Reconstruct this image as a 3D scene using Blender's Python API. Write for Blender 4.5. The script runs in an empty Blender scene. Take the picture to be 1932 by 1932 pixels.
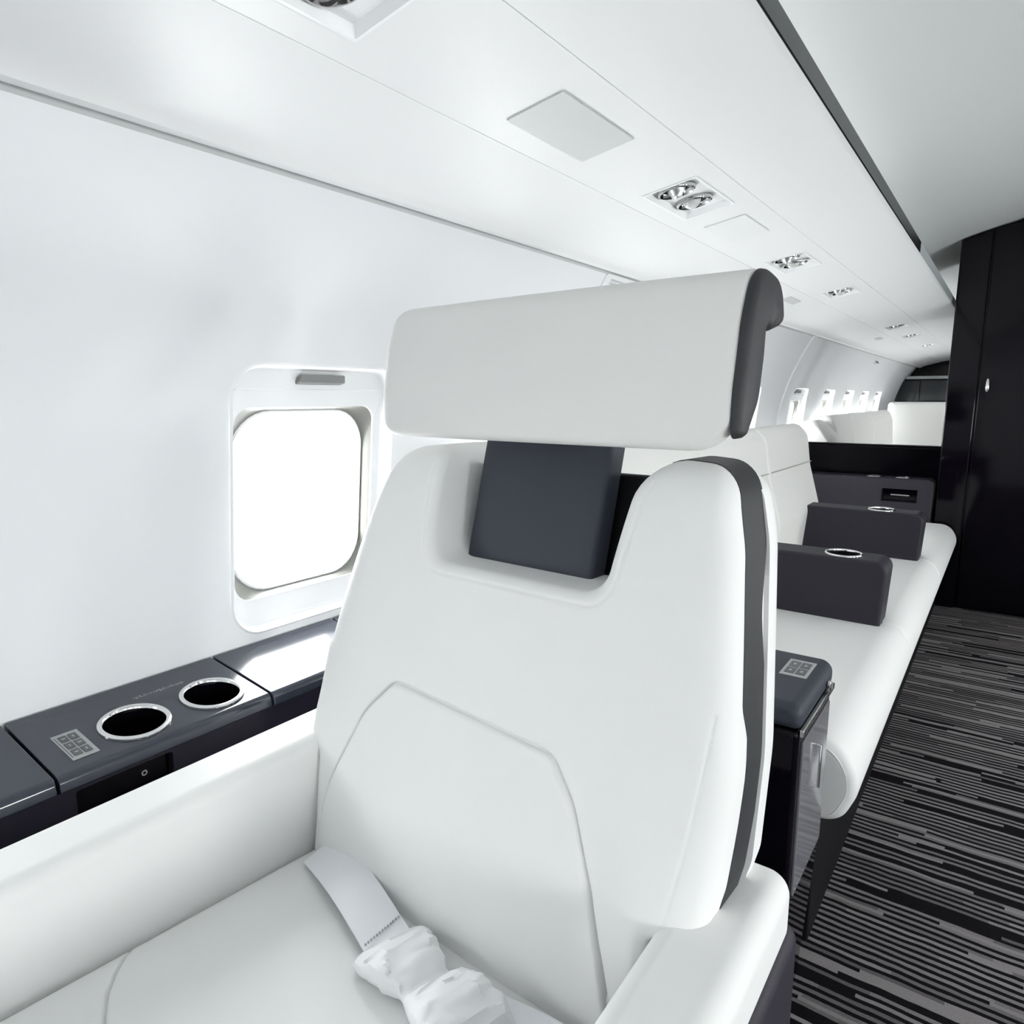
import bpy, bmesh, math, random
import numpy as np
from mathutils import Vector, Matrix
from mathutils.geometry import delaunay_2d_cdt

random.seed(4); np.random.seed(4)
scene = bpy.context.scene
COL = scene.collection

# ------------------------------------------------------------------ camera
cam_d = bpy.data.cameras.new('camera'); cam = bpy.data.objects.new('camera', cam_d); COL.objects.link(cam)
cam_d.sensor_width = 36.0; cam_d.lens = 1300.0 / 1932.0 * 36.0
cam_d.clip_start = 0.02
cam.location = (0, 0, 1.1)
cam.rotation_euler = (math.radians(90 - 9.4337), 0, math.radians(35.6727))
scene.camera = cam
# ------------------------------------------------------------------ world, exposure
world = bpy.data.worlds.new('daylight'); scene.world = world; world.use_nodes = True
bgn = world.node_tree.nodes['Background']
bgn.inputs['Color'].default_value = (0.97, 0.985, 1.0, 1); bgn.inputs['Strength'].default_value = 7.0
vs = scene.view_settings
vs.view_transform = 'Standard'; vs.look = 'None'; vs.exposure = 0.0; vs.gamma = 1.0; vs.use_curve_mapping = False
scene.cycles.use_denoising = True
scene.cycles.max_bounces = 12; scene.cycles.diffuse_bounces = 7; scene.cycles.glossy_bounces = 5
scene.cycles.transparent_max_bounces = 12
scene.cycles.sample_clamp_indirect = 6.0
DAY_L, DAY_R = 10.5, 14.5      # watts of daylight entering by each cabin window; raised on the far side of the aisle to brighten the seat

# left wall: fuselage arc
CX, CZ, CR = 0.12, 0.78, 1.25
def wallx(z): return CX - math.sqrt(CR * CR - (z - CZ) ** 2)
def area(name, loc, rot, sx, sy, power, color=(1, 1, 1)):
    d = bpy.data.lights.new(name, 'AREA'); d.shape = 'RECTANGLE'; d.size = sx; d.size_y = sy; d.energy = power; d.color = color
    o = bpy.data.objects.new(name, d); o.location = loc; o.rotation_euler = rot; COL.objects.link(o); return o
WR = [-1.55, -0.70, 0.17, 1.075, 1.93, 2.80, 3.746, 4.78, 5.61, 6.37, 7.10, 7.85]     # far edge of each window recess
for k, r_ in enumerate(WR):
    hh = 0.44 if k != 2 else 0.19          # an added panel blocks most of this unseen window
    area('window_daylight', (wallx(0.9) - 0.16, r_ - 0.18, 0.92 - (0.44 - hh) / 2), (0, math.radians(-90), 0), hh, 0.36, DAY_L * hh / 0.44, (1.0, 0.998, 0.985))
    area('window_daylight', (2 * CX - wallx(0.9) + 0.16, r_ - 0.18, 0.92), (0, math.radians(90), 0), 0.44, 0.36, DAY_R, (1.0, 0.998, 0.985))
# dim fill lights added above the overhead panels to brighten the ceiling
for y0 in (-1.0, 1.5, 6.2):
    area('ceiling_fill', (-0.45, y0, 1.622), (math.radians(180), math.radians(-20), 0), 0.10, 2.4, 0.45, (1, 0.99, 0.97))
    area('ceiling_fill', (0.69, y0, 1.622), (math.radians(180), math.radians(20), 0), 0.10, 2.4, 0.45, (1, 0.99, 0.97))

# ------------------------------------------------------------------ materials
MATS = {}
def mat(name, color, rough=0.5, metal=0.0, spec=0.5, bump=0.0, bscale=300.0, coat=0.0):
    if name in MATS: return MATS[name]
    m = bpy.data.materials.new(name); m.use_nodes = True; nt = m.node_tree
    b = nt.nodes['Principled BSDF']
    b.inputs['Base Color'].default_value = (*color, 1); b.inputs['Roughness'].default_value = rough
    b.inputs['Metallic'].default_value = metal; b.inputs['Specular IOR Level'].default_value = spec
    b.inputs['Coat Weight'].default_value = coat
    tc = nt.nodes.new('ShaderNodeTexCoord'); nz = nt.nodes.new('ShaderNodeTexNoise')
    nt.links.new(tc.outputs['Object'], nz.inputs['Vector'])
    nz.inputs['Scale'].default_value = bscale; nz.inputs['Detail'].default_value = 3
    if bump > 0:
        bp = nt.nodes.new('ShaderNodeBump'); bp.inputs['Strength'].default_value = bump; bp.inputs['Distance'].default_value = 0.0006
        nt.links.new(nz.outputs['Fac'], bp.inputs['Height']); nt.links.new(bp.outputs['Normal'], b.inputs['Normal'])
    else:   # faint variation of the sheen
        mr = nt.nodes.new('ShaderNodeMapRange'); mr.inputs['To Min'].default_value = max(0.0, rough - 0.02); mr.inputs['To Max'].default_value = rough + 0.02
        nz.inputs['Scale'].default_value = 6
        nt.links.new(nz.outputs['Fac'], mr.inputs['Value']); nt.links.new(mr.outputs['Result'], b.inputs['Roughness'])
    MATS[name] = m; return m

M_LEATHER = mat('white_leather', (0.80, 0.805, 0.797), 0.55, bump=0.12, bscale=420, spec=0.25)
M_LEATHER_H = mat('warm_white_leather', (0.755, 0.755, 0.735), 0.55, bump=0.12, bscale=420, spec=0.3)
M_WALL = mat('white_wall_panel', (0.82, 0.83, 0.85), 0.42, spec=0.3)
M_SOFFIT = mat('white_overhead_panel', (0.80, 0.805, 0.81), 0.38, spec=0.35)
M_CEIL = mat('ceiling_panel', (0.80, 0.82, 0.82), 0.45, spec=0.3)
M_FRAME = mat('window_frame_white', (0.86, 0.87, 0.88), 0.35, spec=0.35)
M_REVEAL = mat('window_reveal_grey', (0.20, 0.20, 0.185), 0.5)
M_TAB = mat('shade_tab_grey', (0.22, 0.22, 0.22), 0.5)
M_SEAM = mat('seam_shadow_grey', (0.45, 0.45, 0.43), 0.6)
M_NAVY = mat('navy_leather', (0.034, 0.039, 0.054), 0.55, bump=0.15, bscale=500, spec=0.35)
M_NAVY2 = mat('dark_plum_leather', (0.022, 0.020, 0.030), 0.55, bump=0.15, bscale=500, spec=0.35)
M_TRIM = mat('charcoal_leather', (0.030, 0.030, 0.034), 0.55, bump=0.15, bscale=500, spec=0.35)
M_LACQ = mat('black_lacquer', (0.003, 0.0022, 0.0045), 0.07, spec=0.22)
M_PART = mat('black_satin_lacquer', (0.003, 0.0022, 0.004), 0.10, spec=0.05)
M_LEDGE = mat('dark_ledge_lacquer', (0.030, 0.035, 0.050), 0.12, spec=0.6)
M_BLACK = mat('matt_black', (0.004, 0.004, 0.006), 0.6, spec=0.2)
M_CHROME = mat('chrome', (0.80, 0.80, 0.80), 0.12, metal=1.0)
M_DCHROME = mat('dark_chrome', (0.42, 0.42, 0.42), 0.10, metal=1.0)
M_SATIN = mat('satin_metal', (0.55, 0.56, 0.57), 0.3, metal=1.0)
M_GREYP = mat('grey_panel', (0.60, 0.61, 0.61), 0.45)
M_PALEP = mat('pale_panel', (0.78, 0.79, 0.79), 0.4)
M_BTN = mat('button_grey', (0.10, 0.105, 0.11), 0.5)
M_PLATE = mat('control_plate', (0.36, 0.37, 0.38), 0.4)
M_LENS = mat('lamp_lens', (0.62, 0.63, 0.62), 0.15, spec=0.6)
M_DARKTRIM = mat('cove_trim_dark', (0.012, 0.013, 0.015), 0.25, spec=0.5)
M_GREYTRIM = mat('cove_trim_grey', (0.42, 0.45, 0.46), 0.4)
M_WEB = mat('white_webbing', (0.80, 0.81, 0.84), 0.42, bump=0.3, bscale=900)
M_TISSUE = mat('white_tissue_wrap', (0.86, 0.87, 0.88), 0.6, bump=0.25, bscale=160)
M_SCREEN = mat('screen_glass', (0.006, 0.010, 0.014), 0.08, spec=0.5)

def glass_mat():
    m = bpy.data.materials.new('window_pane'); m.use_nodes = True; nt = m.node_tree; nt.nodes.clear()
    out = nt.nodes.new('ShaderNodeOutputMaterial'); mx = nt.nodes.new('ShaderNodeMixShader')
    tr = nt.nodes.new('ShaderNodeBsdfTransparent'); gl = nt.nodes.new('ShaderNodeBsdfGlossy')
    tr.inputs['Color'].default_value = (0.96, 0.98, 0.98, 1); gl.inputs['Roughness'].default_value = 0.02
    mx.inputs['Fac'].default_value = 0.06
    nt.links.new(tr.outputs[0], mx.inputs[1]); nt.links.new(gl.outputs[0], mx.inputs[2]); nt.links.new(mx.outputs[0], out.inputs['Surface'])
    return m
M_GLASS = glass_mat()

def carpet_mat():
    m = bpy.data.materials.new('striped_carpet'); m.use_nodes = True; nt = m.node_tree; N = nt.nodes; L = nt.links
    b = N['Principled BSDF']; b.inputs['Roughness'].default_value = 0.95; b.inputs['Specular IOR Level'].default_value = 0.1
    tc = N.new('ShaderNodeTexCoord'); sep = N.new('ShaderNodeSeparateXYZ'); L.new(tc.outputs['Object'], sep.inputs[0])
    def math_(op, a, bb=None, c=None):
        n = N.new('ShaderNodeMath'); n.operation = op
        for i, v in enumerate((a, bb, c)):
            if v is None: continue
            if isinstance(v, (int, float)): n.inputs[i].default_value = v
            else: L.new(v, n.inputs[i])
        return n.outputs[0]
    # wobble of the yarn rows
    nz = N.new('ShaderNodeTexNoise'); L.new(tc.outputs['Object'], nz.inputs['Vector']); nz.inputs['Scale'].default_value = 9; nz.inputs['Detail'].default_value = 4
    wob = math_('MULTIPLY', math_('SUBTRACT', nz.outputs['Fac'], 0.5), 0.012)
    y = math_('ADD', sep.outputs['Y'], wob)
    row = math_('FLOOR', math_('MULTIPLY', y, 104.0))
    wn = N.new('ShaderNodeTexWhiteNoise'); wn.noise_dimensions = '1D'; L.new(row, wn.inputs['W'])
    seg = math_('FLOOR', math_('ADD', math_('MULTIPLY', sep.outputs['X'], 3.4), math_('MULTIPLY', wn.outputs['Value'], 17.0)))
    cmb = N.new('ShaderNodeCombineXYZ'); L.new(row, cmb.inputs[0]); L.new(seg, cmb.inputs[1])
    wn2 = N.new('ShaderNodeTexWhiteNoise'); wn2.noise_dimensions = '2D'; L.new(cmb.outputs[0], wn2.inputs['Vector'])
    odd = math_('MODULO', math_('ABSOLUTE', row), 2.0)
    # odd rows mostly pale, even rows mostly black
    thr = math_('ADD', math_('MULTIPLY', odd, -0.74), 0.84)
    pale = math_('GREATER_THAN', wn2.outputs['Value'], thr)
    grain = N.new('ShaderNodeTexNoise'); L.new(tc.outputs['Object'], grain.inputs['Vector']); grain.inputs['Scale'].default_value = 420; grain.inputs['Detail'].default_value = 2
    lvl = math_('MULTIPLY', pale, math_('ADD', 0.35, math_('MULTIPLY', wn2.outputs['Value'], 0.65)))
    lvl = math_('MULTIPLY', lvl, math_('ADD', 0.45, math_('MULTIPLY', grain.outputs['Fac'], 1.1)))
    mix = N.new('ShaderNodeMix'); mix.data_type = 'RGBA'; L.new(lvl, mix.inputs['Factor'])
    mix.inputs['A'].default_value = (0.006, 0.005, 0.007, 1); mix.inputs['B'].default_value = (0.24, 0.225, 0.23, 1)
    L.new(mix.outputs['Result'], b.inputs['Base Color'])
    bp = N.new('ShaderNodeBump'); bp.inputs['Strength'].default_value = 0.5; bp.inputs['Distance'].default_value = 0.002
    L.new(math_('ADD', pale, grain.outputs['Fac']), bp.inputs['Height']); L.new(bp.outputs['Normal'], b.inputs['Normal'])
    return m
M_CARPET = carpet_mat()

# ------------------------------------------------------------------ mesh helpers
def tag(o, label=None, cat=None, group=None, kind=None):
    if label: o['label'] = label
    if cat: o['category'] = cat
    if group: o['group'] = group
    if kind: o['kind'] = kind
    return o
def empty(name, loc, label, cat, group=None):
    o = bpy.data.objects.new(name, None); o.location = loc; o.empty_display_size = 0.05; COL.objects.link(o)
    return tag(o, label, cat, group)
def mesh_obj(name, verts, faces, material, parent=None, smooth=True, sharp=40):
    me = bpy.data.meshes.new(name); me.from_pydata([tuple(v) for v in verts], [], [tuple(f) for f in faces]); me.update()
    bm = bmesh.new(); bm.from_mesh(me); bmesh.ops.recalc_face_normals(bm, faces=bm.faces); bm.to_mesh(me); bm.free()
    return link(name, me, material, parent, smooth, sharp)
def link(name, me, material, parent, smooth=True, sharp=40):
    if material: me.materials.append(material)
    o = bpy.data.objects.new(name, me); COL.objects.link(o)
    if smooth:
        me.shade_smooth()
        if sharp: me.set_sharp_from_angle(angle=math.radians(sharp))
    if parent: attach(o, parent)
    return o
def wmat(o):
    return o.matrix_basis.copy() if o.parent is None else wmat(o.parent) @ o.matrix_parent_inverse @ o.matrix_basis
def attach(o, parent):
    o.parent = parent
    o.matrix_parent_inverse = wmat(parent).inverted()
def bm_obj(name, bm, material, parent=None, smooth=True, sharp=40):
    me = bpy.data.meshes.new(name); bm.to_mesh(me); bm.free()
    return link(name, me, material, parent, smooth, sharp)
def box(name, x0, x1, y0, y1, z0, z1, material, parent=None, bev=0.004, seg=2):
    bm = bmesh.new(); bmesh.ops.create_cube(bm, size=1)
    for v in bm.verts:
        v.co = Vector(((x0 + x1) / 2 + v.co.x * (x1 - x0), (y0 + y1) / 2 + v.co.y * (y1 - y0), (z0 + z1) / 2 + v.co.z * (z1 - z0)))
    if bev > 0: bmesh.ops.bevel(bm, geom=list(bm.edges), offset=bev, segments=seg, profile=0.5, affect='EDGES')
    o = bm_obj(name, bm, material, parent)
    if bev > 0: wn(o)
    return o
def round_poly(pts, n=7):
    """pts: (a, b, radius) corners, counter-clockwise or clockwise -> list of 2-D points with rounded corners"""
    out = []; k = len(pts)
    for i in range(k):
        p = np.array(pts[i][:2], float); r = pts[i][2]
        a = np.array(pts[i - 1][:2], float); c = np.array(pts[(i + 1) % k][:2], float)
        d1 = (a - p); l1 = np.linalg.norm(d1); d1 /= l1; d2 = (c - p); l2 = np.linalg.norm(d2); d2 /= l2
        cosang = np.clip(d1 @ d2, -1, 1); ang = math.acos(cosang)
        if r <= 0 or ang > math.pi - 1e-3: out.append(tuple(p)); continue
        t = min(r / math.tan(ang / 2), 0.48 * l1, 0.48 * l2); rr = t * math.tan(ang / 2)
        bis = d1 + d2; bis /= np.linalg.norm(bis); ctr = p + bis * rr / math.sin(ang / 2)
        s = p + d1 * t - ctr; e = p + d2 * t - ctr
        a0 = math.atan2(s[1], s[0]); a1 = math.atan2(e[1], e[0]); da = (a1 - a0 + math.pi) % (2 * math.pi) - math.pi
        for j in range(n + 1):
            an = a0 + da * j / n; out.append((ctr[0] + rr * math.cos(an), ctr[1] + rr * math.sin(an)))
    return out
def resample(poly, step, closed=True):
    P = [np.array(p, float) for p in poly]; out = []
    m = len(P) if closed else len(P) - 1
    for i in range(m):
        a = P[i]; b = P[(i + 1) % len(P)]; l = np.linalg.norm(b - a)
        if l < 1e-6: continue
        n = max(1, int(round(l / step)))
        for j in range(n): out.append(a + (b - a) * j / n)
    if not closed: out.append(P[-1])
    res = [out[0]]
    for q in out[1:]:
        if np.linalg.norm(q - res[-1]) > step * 0.25: res.append(q)
    if closed and np.linalg.norm(res[0] - res[-1]) < step * 0.25: res.pop()
    return np.array(res)
def ccw(P):
    P = np.asarray(P); x, y = P[:, 0], P[:, 1]
    return P if np.sum(x * np.roll(y, -1) - y * np.roll(x, -1)) > 0 else P[::-1].copy()
def pip(Q, P):
    x, y = Q[:, 0:1], Q[:, 1:2]; a = P; b = np.roll(P, -1, 0)
    cond = (a[:, 1] > y) != (b[:, 1] > y)
    xi = (b[:, 0] - a[:, 0]) * (y - a[:, 1]) / (b[:, 1] - a[:, 1] + 1e-15) + a[:, 0]
    return (np.sum(cond & (x < xi), 1) % 2) == 1
def pdist(Q, P, closed=True):
    a = P if closed else P[:-1]; b = np.roll(P, -1, 0) if closed else P[1:]
    best = np.full(len(Q), 1e9)
    for i in range(len(a)):
        d = b[i] - a[i]; t = np.clip(((Q - a[i]) @ d) / (d @ d + 1e-15), 0, 1)
        best = np.minimum(best, np.linalg.norm(Q - a[i] - t[:, None] * d, axis=1))
    return best
def normals2(P):
    t = np.roll(P, -1, 0) - np.roll(P, 1, 0); t /= np.linalg.norm(t, axis=1)[:, None] + 1e-12
    return np.stack([-t[:, 1], t[:, 0]], 1)     # inward for ccw
def cdt_fill(loops, extra):
    pts = []; edges = []
    for lp in loops:
        s = len(pts); n = len(lp); pts += [tuple(p) for p in lp]; edges += [(s + i, s + (i + 1) % n) for i in range(n)]
    pts += [tuple(p) for p in extra]
    V, _, F, _, _, _ = delaunay_2d_cdt([Vector(p) for p in pts], edges, [], 0, 1e-7)
    V = np.array([(v.x, v.y) for v in V]); F = [f for f in F if len(f) == 3]
    cen = np.array([V[list(f)].mean(0) for f in F])
    keep = pip(cen, np.asarray(loops[0]))
    for h in loops[1:]: keep &= ~pip(cen, np.asarray(h))
    return V, [f for f, k in zip(F, keep) if k]
def pillow(name, outline, r, fn, mapf, depth, material, parent=None, step=0.012, edge_step=0.008, seams=(), back=True, sharp=50, depth_fn=None):
    """A cushion: a rounded-edge surface over a 2-D outline.  w=0 is the front; mapf(a,b,w)->xyz."""
    P = ccw(resample(outline, edge_step)); nrm = normals2(P)
    extra = []
    for k in range(1, 7):
        d = r * (1 - math.cos(math.radians(15 * k)))
        Q = P + nrm * d; dd = pdist(Q, P); ok = pip(Q, P) & (dd > 0.96 * d); extra.append(Q[ok])
    lo, hi = P.min(0), P.max(0)
    gx, gy = np.meshgrid(np.arange(lo[0], hi[0], step), np.arange(lo[1], hi[1], step)); G = np.stack([gx.ravel(), gy.ravel()], 1)
    G = G[pip(G, P)]; G = G[pdist(G, P) > r + 0.3 * step]
    S = []
    for line, sd, sw in seams:
        lp = resample(line, 0.006, closed=False)
        if len(G): G = G[pdist(G, lp, False) > 3.2 * sw]
        t = np.gradient(lp, axis=0); t /= np.linalg.norm(t, axis=1)[:, None]; nn = np.stack([-t[:, 1], t[:, 0]], 1)
        for o in (-3, -2, -1.2, -0.6, 0, 0.6, 1.2, 2, 3):
            q = lp + nn * o * sw; q = q[pip(q, P)]; S.append(q[pdist(q, P) > 0.003])
    E = np.concatenate(extra + [G] + S) if len(G) or extra else np.zeros((0, 2))
    V, F = cdt_fill([P], E)
    D = pdist(V, P); D[:len(P)] = 0
    w = np.array([fn(a, b) for a, b in V])
    q = np.clip(r - D, 0, r); w += r - np.sqrt(np.maximum(r * r - q * q, 0))
    for line, sd, sw in seams:
        dd = pdist(V, np.array(resample(line, 0.006, closed=False)), False); w += sd * np.exp(-(dd / sw) ** 2)
    verts = [mapf(a, b, ww) for (a, b), ww in zip(V, w)]; faces = [list(f) for f in F]
    n = len(P); base = list(range(n))          # CDT keeps input order for outline points
    prev = base
    for f_ in (0.5, 1.0):
        st = len(verts)
        for i in range(n):
            dep = depth_fn(V[i][0], V[i][1]) if depth_fn else depth
            verts.append(mapf(V[i][0], V[i][1], w[i] + (dep - r) * f_))
        cur = list(range(st, st + n))
        for i in range(n): faces.append([prev[i], cur[i], cur[(i + 1) % n], prev[(i + 1) % n]])
        prev = cur
    if back:
        V2, F2 = cdt_fill([V[:n]], [])
        faces += [[prev[i] for i in f][::-1] for f in F2 if max(f) < n]
    return mesh_obj(name, verts, faces, material, parent, True, sharp)
def wn(o):
    m = o.modifiers.new('weighted_normal', 'WEIGHTED_NORMAL'); m.keep_sharp = True; m.weight = 80
def sweep(name, profile, t0, t1, r, mapf, material, parent=None, n=5, sharp=45, bend=None):
    """closed 2-D profile swept along t with rounded ends; mapf(a,b,t)->xyz"""
    P = ccw(np.asarray(profile, float)); nr = normals2(P)
    st = []
    if r > 0:
        for k in range(n + 1):
            an = math.radians(90 * k / n); st.append((t0 + r * (1 - math.sin(an)), r * (1 - math.cos(an))))
        st = st[::-1]
        st = sorted(st, key=lambda q: q[0]); mid = [(t1 - (a - t0), b) for a, b in st][::-1]; st = st + mid
    else: st = [(t0, 0), (t1, 0)]
    verts = []; faces = []; k = len(P)
    for t, ins in st:
        ctr = (P.max(0) + P.min(0)) / 2; hs = (P.max(0) - P.min(0)) / 2
        for p in ctr + (P - ctr) * ((hs - ins) / hs):
            if bend: p = bend(p, t)
            verts.append(mapf(p[0], p[1], t))
    for s in range(len(st) - 1):
        for i in range(k):
            faces.append([s * k + i, s * k + (i + 1) % k, (s + 1) * k + (i + 1) % k, (s + 1) * k + i])
    faces.append(list(range(k))[::-1]); faces.append([(len(st) - 1) * k + i for i in range(k)])
    o = mesh_obj(name, verts, faces, material, parent, True, sharp); wn(o); return o
def tube(name, pts, rad, material, parent=None, n=10, closed=False):
    P = [Vector(p) for p in pts]; verts = []; faces = []; m = len(P); up = None
    for i, p in enumerate(P):
        t = ((P[(i + 1) % m] - P[i - 1]) if closed else (P[min(i + 1, m - 1)] - P[max(i - 1, 0)])).normalized()
        if up is None: up = Vector((0, 0, 1)) if abs(t.z) < 0.9 else Vector((1, 0, 0))
        s = t.cross(up).normalized(); up = s.cross(t).normalized()
        for k in range(n):
            a = 2 * math.pi * k / n; verts.append(p + (s * math.cos(a) + up * math.sin(a)) * rad)
    for i in range(m if closed else m - 1):
        for k in range(n):
            j = (i + 1) % m; faces.append([i * n + k, i * n + (k + 1) % n, j * n + (k + 1) % n, j * n + k])
    if not closed: faces.append(list(range(n))[::-1]); faces.append([(m - 1) * n + k for k in range(n)])
    return mesh_obj(name, verts, faces, material, parent)
def lathe(name, prof, M, material, parent=None, n=40, sharp=40):
    """prof: (radius, height) pairs, M: 4x4 placing local z-up"""
    verts = []; faces = []; m = len(prof)
    for i in range(n):
        a = 2 * math.pi * i / n
        for r_, h in prof: verts.append(M @ Vector((r_ * math.cos(a), r_ * math.sin(a), h)))
    for i in range(n):
        for j in range(m - 1):
            q = (i + 1) % n; faces.append([i * m + j, q * m + j, q * m + j + 1, i * m + j + 1])
    o = mesh_obj(name, verts, faces, material, parent, True, sharp)
    bm = bmesh.new(); bm.from_mesh(o.data); bmesh.ops.remove_doubles(bm, verts=bm.verts, dist=1e-6); bmesh.ops.recalc_face_normals(bm, faces=bm.faces); bm.to_mesh(o.data); bm.free()
    o.data.set_sharp_from_angle(angle=math.radians(sharp))
    return o
def cut(o, cutter):
    md = o.modifiers.new('cut', 'BOOLEAN'); md.operation = 'DIFFERENCE'; md.object = cutter; md.solver = 'EXACT'
    bpy.context.view_layer.update()
    dg = bpy.context.evaluated_depsgraph_get(); me = bpy.data.meshes.new_from_object(o.evaluated_get(dg))
    old = o.data; o.modifiers.clear(); o.data = me; bpy.data.meshes.remove(old); bpy.data.objects.remove(cutter)
    me.shade_smooth(); me.set_sharp_from_angle(angle=math.radians(40)); wn(o)
def cylinder_cutter(M, r_, h):
    bm = bmesh.new(); bmesh.ops.create_cone(bm, cap_ends=True, segments=48, radius1=r_, radius2=r_, depth=h, matrix=M); return bm_obj('cutter', bm, None)
def strip_sheet(name, prof, y0, y1, material, parent=None, ny=24, sharp=30):
    """open profile (x,z) carried along y"""
    verts = []; faces = []; k = len(prof)
    for i in range(ny + 1):
        y = y0 + (y1 - y0) * i / ny
        verts += [(x, y, z) for x, z in prof]
    for i in range(ny):
        for j in range(k - 1): faces.append([i * k + j, i * k + j + 1, (i + 1) * k + j + 1, (i + 1) * k + j])
    return mesh_obj(name, verts, faces, material, parent, True, sharp)

# ------------------------------------------------------------------ the shell of the cabin
Y0, Y1 = -2.2, 9.3
fl = mesh_obj('floor', [(-1.2, Y0, 0), (1.44, Y0, 0), (1.44, Y1, 0), (-1.2, Y1, 0), (-1.2, Y0, -0.05), (1.44, Y0, -0.05), (1.44, Y1, -0.05), (-1.2, Y1, -0.05)],
              [(0, 1, 2, 3), (4, 5, 6, 7), (0, 1, 5, 4), (1, 2, 6, 5), (2, 3, 7, 6), (3, 0, 4, 7)], M_CARPET, smooth=False)
tag(fl, 'dark carpet with broken grey cross stripes running over the cabin floor', 'carpet', kind='structure')

WZ0, WZ1 = 0.66, 1.157          # window recess heights
def win_rect(r_, inset_l, inset_r, inset_b, inset_t, rad):
    return round_poly([(r_ - 0.383 + inset_l, WZ0 + inset_b, rad), (r_ - inset_r, WZ0 + inset_b, rad), (r_ - inset_r, WZ1 - inset_t, rad), (r_ - 0.383 + inset_l, WZ1 - inset_t, rad)], 8)
def wall(name, mirror, label):
    rect = resample([(Y0, 0.0), (Y1, 0.0), (Y1, 1.60), (Y0, 1.60)], 0.1)
    holes = [np.array(win_rect(r_, 0, 0, 0, 0, 0.055)) for r_ in WR]
    gy, gz = np.meshgrid(np.arange(Y0 + 0.05, Y1, 0.12), np.arange(0.06, 1.6, 0.045)); G = np.stack([gy.ravel(), gz.ravel()], 1)
    for h in holes: G = G[~pip(G, h)]; G = G[pdist(G, h) > 0.012]
    # a ring of points close around each recess keeps the panel's curve clean
    V, F = cdt_fill([rect] + holes, G)
    vs_ = []
    for y, z in V:
        x = wallx(z); vs_.append(((2 * CX - x) if mirror else x, y, z))
    o = mesh_obj(name, vs_, F, M_WALL, None, True, 60)
    return tag(o, label, 'wall', kind='structure')
wall('wall_left', False, 'curved white cabin side wall pierced by a row of windows')
wall('wall_right', True, 'curved white cabin wall across the aisle')

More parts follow.
